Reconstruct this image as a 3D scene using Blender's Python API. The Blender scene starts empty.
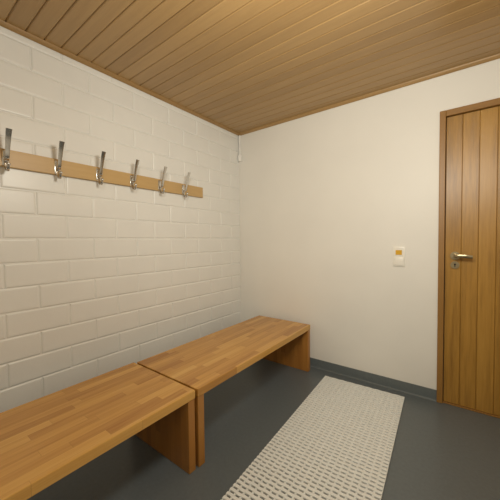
import bpy, bmesh, math, random
from mathutils import Vector, Matrix, Euler
random.seed(3)
sc=bpy.context.scene
sc.view_settings.view_transform='Standard'
sc.view_settings.look='None'
H=2.274; RX=2.95; RY=-3.25
COL=sc.collection

# ---------------- node helpers ----------------
class NB:
    def __init__(s,name):
        s.m=bpy.data.materials.new(name); s.m.use_nodes=True
        s.nt=s.m.node_tree; s.b=s.nt.nodes['Principled BSDF']
    def n(s,t,**k):
        x=s.nt.nodes.new(t)
        for a,v in k.items(): setattr(x,a,v)
        return x
    def l(s,a,b): s.nt.links.new(a,b)
    def math(s,op,a,b=None,c=None):
        x=s.n('ShaderNodeMath',operation=op)
        for i,v in enumerate((a,b,c)):
            if v is None: continue
            if isinstance(v,(int,float)): x.inputs[i].default_value=v
            else: s.l(v,x.inputs[i])
        return x.outputs[0]
    def comb(s,a,b,c):
        x=s.n('ShaderNodeCombineXYZ')
        for i,v in enumerate((a,b,c)):
            if isinstance(v,(int,float)): x.inputs[i].default_value=v
            else: s.l(v,x.inputs[i])
        return x.outputs[0]
    def noise(s,vec,scale,detail=3,rough=.5):
        x=s.n('ShaderNodeTexNoise'); s.l(vec,x.inputs['Vector'])
        x.inputs['Scale'].default_value=scale; x.inputs['Detail'].default_value=detail
        x.inputs['Roughness'].default_value=rough
        return x.outputs['Fac']
    def ramp(s,fac,stops):
        x=s.n('ShaderNodeValToRGB'); s.l(fac,x.inputs[0]); e=x.color_ramp.elements
        while len(e)<len(stops): e.new(.5)
        for i,(p,c) in enumerate(stops): e[i].position=p; e[i].color=(*c,1)
        return x.outputs[0]
    def mix(s,f,a,b,mode='MIX'):
        x=s.n('ShaderNodeMix',data_type='RGBA',blend_type=mode)
        for i,v in ((0,f),(6,a),(7,b)):
            if isinstance(v,(int,float)): x.inputs[i].default_value=v
            elif isinstance(v,tuple): x.inputs[i].default_value=(*v,1)
            else: s.l(v,x.inputs[i])
        return x.outputs[2]
    def bump(s,h,strength,dist):
        x=s.n('ShaderNodeBump'); s.l(h,x.inputs['Height'])
        x.inputs['Strength'].default_value=strength; x.inputs['Distance'].default_value=dist
        s.l(x.outputs[0],s.b.inputs['Normal'])

def srgb(r,g,b):
    f=lambda c:(c/255/12.92) if c/255<=.04045 else ((c/255+.055)/1.055)**2.4
    return (f(r),f(g),f(b))

def wood(name,axes,bw,cols,L=None,rough=.4,grain=1.0,line=0.0,off=0.0,var=.5):
    """axes: (along, across) of 'XYZ'; bw board width; L stave length"""
    s=NB(name); tc=s.n('ShaderNodeTexCoord'); sp=s.n('ShaderNodeSeparateXYZ'); s.l(tc.outputs['Object'],sp.inputs[0])
    u=sp.outputs['XYZ'.index(axes[0])]; v=sp.outputs['XYZ'.index(axes[1])]
    w=sp.outputs['XYZ'.index([a for a in 'XYZ' if a not in axes][0])]
    vb=s.math('DIVIDE',s.math('ADD',v,off),bw); idx=s.math('FLOOR',vb)
    wn=s.n('ShaderNodeTexWhiteNoise',noise_dimensions='2D'); s.l(s.comb(idx,3.7,0),wn.inputs['Vector']); r1=wn.outputs['Value']
    if L:
        ul=s.math('ADD',s.math('DIVIDE',u,L),s.math('MULTIPLY',r1,7.3)); i2=s.math('FLOOR',ul)
        wn2=s.n('ShaderNodeTexWhiteNoise',noise_dimensions='2D'); s.l(s.comb(idx,i2,0),wn2.inputs['Vector']); r=wn2.outputs['Value']
    else: r=r1
    gv=s.comb(s.math('ADD',s.math('MULTIPLY',u,2.2),s.math('MULTIPLY',r,37)),s.math('ADD',s.math('MULTIPLY',v,38),s.math('MULTIPLY',r,11)),s.math('MULTIPLY',w,30))
    g=s.noise(gv,1.0,5,.62)
    gf=s.comb(s.math('ADD',s.math('MULTIPLY',u,9),s.math('MULTIPLY',r,37)),s.math('MULTIPLY',v,260),s.math('MULTIPLY',w,200))
    g2=s.noise(gf,1.0,2,.5)
    fac=s.math('ADD',s.math('ADD',s.math('MULTIPLY',r,var),.25-var/2),s.math('MULTIPLY',s.math('SUBTRACT',g,.25),grain*.75))
    fac=s.math('ADD',fac,s.math('MULTIPLY',s.math('SUBTRACT',g2,.5),.28*grain))
    c=s.ramp(fac,[(0.05,cols[0]),(.5,cols[1]),(.95,cols[2])])
    if line>0:
        fr=s.math('FRACT',vb); d=s.math('MINIMUM',fr,s.math('SUBTRACT',1,fr))
        ln=s.math('LESS_THAN',d,.0007/bw)
        if L:
            fr2=s.math('FRACT',ul); d2=s.math('MINIMUM',fr2,s.math('SUBTRACT',1,fr2))
            ln=s.math('MAXIMUM',ln,s.math('LESS_THAN',d2,.001/L))
        c=s.mix(s.math('MULTIPLY',ln,line),c,tuple(x*.35 for x in cols[0]))
    s.l(c,s.b.inputs['Base Color']); s.b.inputs['Roughness'].default_value=rough
    s.bump(g2,.1,.001)
    return s.m

def plain(name,col,rough=.5,metal=0.,nscale=0,namp=.06,bump=0.,bs=.25):
    s=NB(name); tc=s.n('ShaderNodeTexCoord')
    f=s.noise(tc.outputs['Object'],nscale or 20,4)
    c=s.ramp(f,[(.3,tuple(x*(1-namp) for x in col)),(.7,tuple(min(1,x*(1+namp)) for x in col))])
    s.l(c,s.b.inputs['Base Color']); s.b.inputs['Roughness'].default_value=rough; s.b.inputs['Metallic'].default_value=metal
    if bump:
        f2=s.noise(tc.outputs['Object'],bump,4,.6); s.bump(f2,bs,.002)
    return s.m

# ---------------- mesh helpers ----------------
def merge(bm,t):
    me=bpy.data.meshes.new('tmp'); t.to_mesh(me); t.free(); bm.from_mesh(me); bpy.data.meshes.remove(me)
def box(bm,x0,x1,y0,y1,z0,z1,bev=0):
    t=bmesh.new(); r=bmesh.ops.create_cube(t,size=1)
    for v in t.verts: v.co=Vector(((x0+x1)/2+v.co.x*(x1-x0),(y0+y1)/2+v.co.y*(y1-y0),(z0+z1)/2+v.co.z*(z1-z0)))
    if bev: bmesh.ops.bevel(t,geom=list(t.edges),offset=bev,segments=2,affect='EDGES',profile=.5)
    merge(bm,t)
def cyl(bm,p0,p1,r0,r1=None,seg=24,bev=0):
    r1=r0 if r1 is None else r1
    p0,p1=Vector(p0),Vector(p1); t=bmesh.new()
    bmesh.ops.create_cone(t,cap_ends=True,segments=seg,radius1=r0,radius2=r1,depth=(p1-p0).length)
    if bev:
        es=[e for e in t.edges if len(e.link_faces)==2 and any(len(f.verts)>4 for f in e.link_faces)]
        bmesh.ops.bevel(t,geom=es,offset=bev,segments=2,affect='EDGES')
    q=(p1-p0).to_track_quat('Z','Y').to_matrix().to_4x4(); bmesh.ops.transform(t,matrix=Matrix.Translation((p0+p1)/2)@q,verts=t.verts)
    merge(bm,t)
def strip(bm,pts,widths,ths,axis=Vector((0,1,0)),nsub=6):
    P=[Vector(p) for p in pts]; out=[]
    for i in range(len(P)-1):
        a=P[max(i-1,0)];b=P[i];c=P[i+1];d=P[min(i+2,len(P)-1)]
        for k in range(nsub):
            t=k/nsub
            q=.5*((2*b)+(c-a)*t+(2*a-5*b+4*c-d)*t*t+(-a+3*b-3*c+d)*t**3)
            out.append((q,widths[i]*(1-t)+widths[i+1]*t,ths[i]*(1-t)+ths[i+1]*t))
    out.append((P[-1],widths[-1],ths[-1]))
    t=bmesh.new(); rings=[]
    for i,(q,w,h) in enumerate(out):
        a=out[max(i-1,0)][0]; b=out[min(i+1,len(out)-1)][0]; tan=(b-a).normalized(); nn=tan.cross(axis).normalized()
        ring=[]
        for k in range(12):
            an=2*math.pi*k/12; ca,sa=math.cos(an),math.sin(an)
            sx=math.copysign(abs(ca)**.35,ca)*w/2; sy=math.copysign(abs(sa)**.35,sa)*h/2
            ring.append(t.verts.new(q+axis*sx+nn*sy))
        rings.append(ring)
    for a,b in zip(rings,rings[1:]):
        for k in range(12): t.faces.new((a[k],a[(k+1)%12],b[(k+1)%12],b[k]))
    t.faces.new(rings[0][::-1]); t.faces.new(rings[-1])
    bmesh.ops.recalc_face_normals(t,faces=t.faces); merge(bm,t)
def obj(name,bm,mat,parent=None,smooth=False,**props):
    me=bpy.data.meshes.new(name); bm.to_mesh(me); bm.free()
    if smooth:
        for p in me.polygons: p.use_smooth=True
        try: me.set_sharp_from_angle(angle=math.radians(40))
        except Exception: pass
    for m in (mat if isinstance(mat,(list,tuple)) else [mat]): me.materials.append(m)
    o=bpy.data.objects.new(name,me); COL.objects.link(o)
    if parent: o.parent=parent
    for k,v in props.items(): o[k]=v
    return o
def empty(name,loc,**props):
    o=bpy.data.objects.new(name,None); o.location=loc; o.empty_display_size=.05; COL.objects.link(o)
    for k,v in props.items(): o[k]=v
    return o

# ---------------- materials ----------------
M_brick=plain('painted_brick',srgb(236,236,232),.34,nscale=6,namp=.015,bump=50,bs=.18)
M_plaster=plain('painted_plaster',srgb(237,235,228),.5,nscale=2.5,namp=.02,bump=60)
M_floor=plain('vinyl_floor',srgb(102,110,114),.32,nscale=60,namp=.06)
M_base=plain('vinyl_baseboard',srgb(106,114,116),.45,nscale=60,namp=.05)
cc=(srgb(150,118,74),srgb(182,148,98),srgb(200,170,120))
M_ceil=wood('ceiling_pine',('X','Y'),.083,cc,None,.30,.5,var=.2)
M_trim=wood('trim_pine',('Y','X'),.5,cc,None,.4,.6)
M_trimx=wood('trim_pine_cross',('X','Y'),.5,cc,None,.4,.6)
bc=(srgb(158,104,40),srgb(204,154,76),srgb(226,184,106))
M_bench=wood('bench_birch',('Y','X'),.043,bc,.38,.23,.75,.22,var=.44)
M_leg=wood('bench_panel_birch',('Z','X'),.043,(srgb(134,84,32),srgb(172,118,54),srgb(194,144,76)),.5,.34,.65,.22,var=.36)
dc=(srgb(118,82,30),srgb(174,130,56),srgb(198,154,76))
M_door=wood('door_pine',('Z','X'),.0885,dc,None,.34,1.2,0,-1.80,var=.12)
fc=(srgb(112,80,36),srgb(146,106,50),srgb(164,122,62))
M_frame=wood('door_frame_pine',('Z','X'),.4,fc,None,.42,.8)
M_frameh=wood('door_frame_pine_cross',('X','Z'),.4,fc,None,.42,.8)
M_rail=wood('rail_birch',('Y','Z'),.5,(srgb(196,162,108),srgb(218,188,136),srgb(230,204,156)),None,.4,.5)
M_steel=plain('brushed_steel',srgb(214,213,210),.2,1.,nscale=200,namp=.05)
M_brass=plain('satin_nickel',srgb(168,154,124),.28,1.)
M_white=plain('white_plastic',srgb(244,241,232),.35,namp=.01)
M_yel=plain('amber_plastic',srgb(222,172,40),.35)
M_mat=plain('cream_vinyl',srgb(238,241,239),.42,nscale=40,namp=.03)
M_cable=plain('white_cable',srgb(244,243,238),.5)
M_black=plain('keyhole_black',srgb(12,12,12),.6)

# ---------------- room shell ----------------
bm=bmesh.new(); box(bm,-.12,RX+.12,RY-.12,.12,-.1,0); obj('floor',bm,M_floor,kind='structure')
bm=bmesh.new(); box(bm,-.12,-.0048,RY-.12,.0,0,H)
ch=.1305; bl=.30; j=.0035
nrow=int(H/ch)+1
for r in range(nrow):
    z0=r*ch+j/2; z1=min((r+1)*ch-j/2,H-.001)
    if z1-z0<.01: continue
    y=0.0 - (bl/2 if r%2 else 0)
    segs=[]
    if r%2: segs.append((-bl/2,0))
    while y>RY: segs.append((max(y-bl,RY),y)); y-=bl
    for a,b in segs:
        ya=a+j/2; yb=b-j/2
        dx=random.uniform(-.0012,.0008)
        lv=[(-.007,0),(-.0042,.0005),(dx-.0024,.0024),(dx-.0008,.0052),(dx,.0095)]
        rings=[]
        for xx,c in lv:
            rings.append([bm.verts.new(p) for p in ((xx,ya+c,z0+c),(xx,yb-c,z0+c),(xx,yb-c,z1-c),(xx,ya+c,z1-c))])
        for A,B in zip(rings,rings[1:]):
            for k in range(4):
                n=(k+1)%4; bm.faces.new((A[k],A[n],B[n],B[k]))
        bm.faces.new(rings[-1])
obj('wall_left',bm,M_brick,kind='structure')
DX0,DX1,DH=1.762,2.74,2.012; LX0=1.80
bm=bmesh.new()
box(bm,-.12,DX0+.02,0,.12,0,H); box(bm,DX1-.02,RX+.12,0,.12,0,H); box(bm,DX0+.02,DX1-.02,0,.12,DH-.02,H)
obj('wall_back',bm,M_plaster,kind='structure')
bm=bmesh.new(); box(bm,RX,RX+.12,RY,0,0,H); obj('wall_right',bm,M_plaster,kind='structure')
bm=bmesh.new(); box(bm,-.12,RX+.12,RY-.12,RY,0,H); obj('wall_front',bm,M_plaster,kind='structure')
bm=bmesh.new(); box(bm,-.12,RX+.12,RY-.12,.12,H+.007,H+.08)
w=.083; y=0
while y>RY:
    a,b=y-w,y; g=.0018; c=.004
    prof=[(a+g,H+.007),(a+g,H+c),(a+g+c,H),(b-c-.001,H),(b-.001,H+c),(b-.001,H+.007)]
    A=[bm.verts.new((0,p[0],p[1])) for p in prof]; B=[bm.verts.new((RX,p[0],p[1])) for p in prof]
    for k in range(5): bm.faces.new((A[k],B[k],B[k+1],A[k+1]))
    y-=w
obj('ceiling',bm,M_ceil,kind='structure')
def profile_run(name,mat,pts,axis,a,b):
    bm=bmesh.new()
    f=(lambda p,t:(p[0],t,p[1])) if axis=='Y' else (lambda p,t:(t,p[0],p[1]))
    A=[bm.verts.new(f(p,a)) for p in pts]; B=[bm.verts.new(f(p,b)) for p in pts]; n=len(pts)
    for k in range(n): bm.faces.new((A[k],A[(k+1)%n],B[(k+1)%n],B[k]))
    bm.faces.new(A); bm.faces.new(B[::-1]); bmesh.ops.recalc_face_normals(bm,faces=bm.faces)
    return obj(name,bm,mat,kind='structure')
def mold(s): return [(0,H),(0,H-.020),(s*.006,H-.022),(s*.014,H-.016),(s*.020,H-.008),(s*.022,H)]
profile_run('trim_1',M_trim,mold(1),'Y',RY,0)
profile_run('trim_2',M_trimx,mold(-1),'X',0.0,RX)
bs=lambda s:[(0,0),(0,.080),(s*.002,.080),(s*.003,.010),(s*.006,.003),(s*.010,0)]
profile_run('baseboard_left',M_base,bs(1),'Y',RY,0)
profile_run('baseboard_back',M_base,bs(-1),'X',0,DX0)

# ---------------- door ----------------
door=empty('door_1',(0,0,0),kind='structure')
lx0,lx1=LX0,DX1-.038
HB=DH-.040
bm=bmesh.new()
pw=.0885; x=lx0; box(bm,lx0,lx1,.019,.05,.012,HB-.003)
while x<lx1-.01:
    x1=min(x+pw,lx1); c=.003; yf=.012
    prof=[(x+.0008,.020),(x+.0008,yf+c),(x+c,yf),(x1-c,yf),(x1-.0008,yf+c),(x1-.0008,.020)]
    A=[bm.verts.new((p[0],p[1],.012)) for p in prof]; B=[bm.verts.new((p[0],p[1],HB-.003)) for p in prof]
    for k in range(5): bm.faces.new((A[k],A[k+1],B[k+1],B[k]))
    bm.faces.new(A[::-1]); bm.faces.new(B)
    x=x1
bmesh.ops.recalc_face_normals(bm,faces=bm.faces)
obj('door_leaf',bm,M_door,door)
bm=bmesh.new()
box(bm,DX0,lx0-.003,-.014,.09,0,DH,.003); box(bm,lx1+.003,DX1,-.014,.09,0,DH,.003)
fr=obj('door_frame',bm,M_frame,door)
bm=bmesh.new(); box(bm,lx0-.003,lx1+.003,-.0135,.09,HB,DH-.0002,.003); obj('door_head',bm,M_frameh,door)
bm=bmesh.new(); box(bm,lx0-.003,lx1+.003,0.0,.09,0,.01,.002); obj('door_sill',bm,M_frame,door)
hx,hz=1.856,1.032
bm=bmesh.new()
cyl(bm,(hx,.012,hz),(hx,.001,hz),.027,bev=.003)
cyl(bm,(hx,.004,hz),(hx,-.035,hz),.0095)
strip(bm,[(hx,-.028,hz),(hx+.006,-.043,hz),(hx+.028,-.048,hz+.001),(hx+.06,-.048,hz),(hx+.092,-.044,hz-.004)],[.020,.022,.022,.023,.021],[.016,.015,.013,.012,.010],axis=Vector((0,0,1)))
obj('door_handle',bm,M_brass,door,smooth=True,label='brushed metal lever handle')
bm=bmesh.new(); cyl(bm,(hx,.012,hz-.063),(hx,.001,hz-.063),.025,bev=.003); esc=obj('lock_escutcheon',bm,M_brass,door,smooth=True)
bm=bmesh.new(); cyl(bm,(hx,.004,hz-.058),(hx,-.0005,hz-.058),.006); box(bm,hx-.0025,hx+.0025,-.0005,.004,hz-.075,hz-.058); obj('keyhole',bm,M_black,door)

# ---------------- benches ----------------
BH=.407; TT=.042
def bench(x0,x1,yn,yf,label):
    L=yf-yn; cx=(x0+x1)/2; hw=(x1-x0)/2
    b=empty('bench',(cx,(yn+yf)/2,0),label=label,category='bench',group='wooden changing room benches')
    bm=bmesh.new(); box(bm,-hw,hw,-L/2,L/2,BH-TT,BH,.003); o=obj('seat',bm,M_bench,b)
    for s in (-1,1):
        bm=bmesh.new(); y0=s*(L/2-.044) ; y1=s*(L/2-.002)
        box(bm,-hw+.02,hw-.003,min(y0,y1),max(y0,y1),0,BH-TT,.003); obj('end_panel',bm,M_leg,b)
    return b
bench(.290,.838,-1.397,-.075,'butcher-block wooden bench standing near the corner')
bench(.275,.832,-2.80,-1.409,'butcher-block wooden bench under the coat hooks')

# ---------------- coat hook rail ----------------
RZ0,RZ1=1.541,1.631
rail=empty('coat_rail',(0,-1.36,RZ0),label='light birch board with metal coat hooks on brick wall',category='coat rack')
rl=Vector((0,1.36,-RZ0))
def ro(name,bm,mat,**k):
    bmesh.ops.translate(bm,verts=bm.verts,vec=rl); return obj(name,bm,mat,rail,**k)
bm=bmesh.new(); box(bm,.001,.021,-2.16,-.555,RZ0,RZ1,.003); ro('board',bm,M_rail)
for i in range(6):
    y=-1.930+.2297*i; z=RZ0
    bm=bmesh.new()
    box(bm,.021,.024,y-.013,y+.013,z+.004,z+.080,.001)
    cyl(bm,(.024,y,z+.070),(.0265,y,z+.070),.004,seg=12)
    strip(bm,[(.023,y,z+.034),(.038,y,z+.024),(.055,y,z+.040),(.068,y,z+.082),(.084,y,z+.130),(.104,y,z+.172)],[.018,.018,.018,.020,.023,.026],[.004,.004,.004,.004,.004,.003])
    h=ro('hook',bm,M_steel,smooth=True,label='flat steel coat hook with upright tongue')
    bm=bmesh.new()
    strip(bm,[(.023,y,z+.036),(.028,y,z+.004),(.040,y,z-.022),(.060,y,z-.024),(.071,y,z+.000)],[.020,.017,.014,.012,.011],[.005,.005,.005,.005,.005])
    bm2=bmesh.new(); bmesh.ops.create_uvsphere(bm2,u_segments=14,v_segments=10,radius=.009); bmesh.ops.translate(bm2,verts=bm2.verts,vec=(.072,y,z+.005)); merge(bm,bm2)
    bmesh.ops.translate(bm,verts=bm.verts,vec=rl)
    obj('lower_prong',bm,M_steel,h,smooth=True)

# ---------------- light switch ----------------
sw=empty('light_switch',(1.518,0,1.018),label='white double wall switch plate with amber indicator',category='light switch')
def so(n,bm,m,**k): return obj(n,bm,m,sw,**k)
bm=bmesh.new(); box(bm,-.040,.040,-.010,-.0003,-.074,.074,.003); so('plate',bm,M_white,smooth=True)
bm=bmesh.new(); box(bm,-.031,.031,-.0135,-.009,.005,.066,.002); so('frame',bm,M_white)
bm=bmesh.new(); box(bm,-.021,.021,-.016,-.012,.014,.049,.0015); so('indicator',bm,M_yel,label='amber indicator lens')
bm=bmesh.new(); box(bm,-.031,.031,-.015,-.009,-.066,-.005,.003); so('rocker',bm,M_white,smooth=True)

# ---------------- corner cable ----------------
bm=bmesh.new(); cyl(bm,(.020,-.014,2.04),(.020,-.014,2.25),.009,seg=12); cyl(bm,(.026,-.022,1.98),(.026,-.022,2.045),.020,seg=16,bev=.004)
o=obj('cable_stub',bm,M_cable,smooth=True,label='short white cable end hanging in the room corner',category='cable')

# ---------------- mat ----------------
bm=bmesh.new()
MW,ML=.585,2.1
def bx(x0,x1,y0,y1,z0,z1,c=.0018):
    b=[bm.verts.new(p) for p in ((x0,y0,z0),(x1,y0,z0),(x1,y1,z0),(x0,y1,z0))]
    m=[bm.verts.new(p) for p in ((x0,y0,z1-c),(x1,y0,z1-c),(x1,y1,z1-c),(x0,y1,z1-c))]
    t=[bm.verts.new(p) for p in ((x0+c,y0+c,z1),(x1-c,y0+c,z1),(x1-c,y1-c,z1),(x0+c,y1-c,z1))]
    for k in range(4):
        n=(k+1)%4; bm.faces.new((b[k],b[n],m[n],m[k])); bm.faces.new((m[k],m[n],t[n],t[k]))
    bm.faces.new(t)
nx=18; px=MW/nx
for i in range(nx+1):
    xc=i*px; bx(max(xc-.005,0),min(xc+.005,MW),-ML,0,0.0005,.0095)
py=.0255; ny=int(ML/py)-1
prof=[(-.0082,.004),(-.0082,.0110),(-.0062,.0126),(.0062,.0126),(.0082,.0110),(.0082,.004)]
for jj in range(ny):
    yy=-.014-jj*py; prev=None; NS=nx*6
    for i in range(NS+1):
        xx=MW*i/NS; s=math.sin(xx/px*math.pi); s=math.copysign(abs(s)**.6,s)*.0018
        cur=[bm.verts.new((xx,yy+s+a,z)) for a,z in prof]
        if prev:
            for k in range(6): bm.faces.new((prev[k],cur[k],cur[(k+1)%6],prev[(k+1)%6]))
        else: bm.faces.new(cur)
        prev=cur
    bm.faces.new(prev[::-1])
bmesh.ops.recalc_face_normals(bm,faces=bm.faces)
mo=obj('floor_mat',bm,M_mat,label='off-white ribbed slotted vinyl mat on grey floor',category='mat')
mo.location=(.99,-.112,0); mo.rotation_euler=(0,0,.045)

# ---------------- lights ----------------
def light(n,kind,loc,p,r,col,tgt=None,**k):
    l=bpy.data.lights.new(n,kind); l.energy=p; l.shadow_soft_size=r; l.color=col
    for a,v in k.items(): setattr(l,a,v)
    o=bpy.data.objects.new(n,l); o.location=loc; COL.objects.link(o)
    if tgt: o.rotation_euler=(Vector(tgt)-Vector(loc)).to_track_quat('-Z','Y').to_euler()
LC=(1,.945,.82)
light('ceiling_lamp_light','POINT',(1.6,-1.6,1.78),32,.14,LC)
light('corner_fill_spot','SPOT',(2.1,-2.7,2.0),74,.12,LC,(.85,0,1.55),spot_size=math.radians(88),spot_blend=1.0)  # added fill spot, no real fixture: lifts far corner, lets near edges fall off
wd=bpy.data.worlds.new('World'); sc.world=wd; wd.use_nodes=True
wd.node_tree.nodes['Background'].inputs[0].default_value=(.02,.02,.02,1)

# ---------------- camera ----------------
cam=bpy.data.cameras.new('camera'); co=bpy.data.objects.new('camera',cam); COL.objects.link(co)
cam.sensor_width=36; cam.lens=280.83/500*36; cam.clip_start=.01
R=Euler((math.radians(90-1.923),0,math.radians(36.824))).to_matrix()@Matrix.Rotation(math.radians(-.63),3,'Z')
co.location=(1.883,-2.344,1.15); co.rotation_euler=R.to_euler()
sc.camera=co
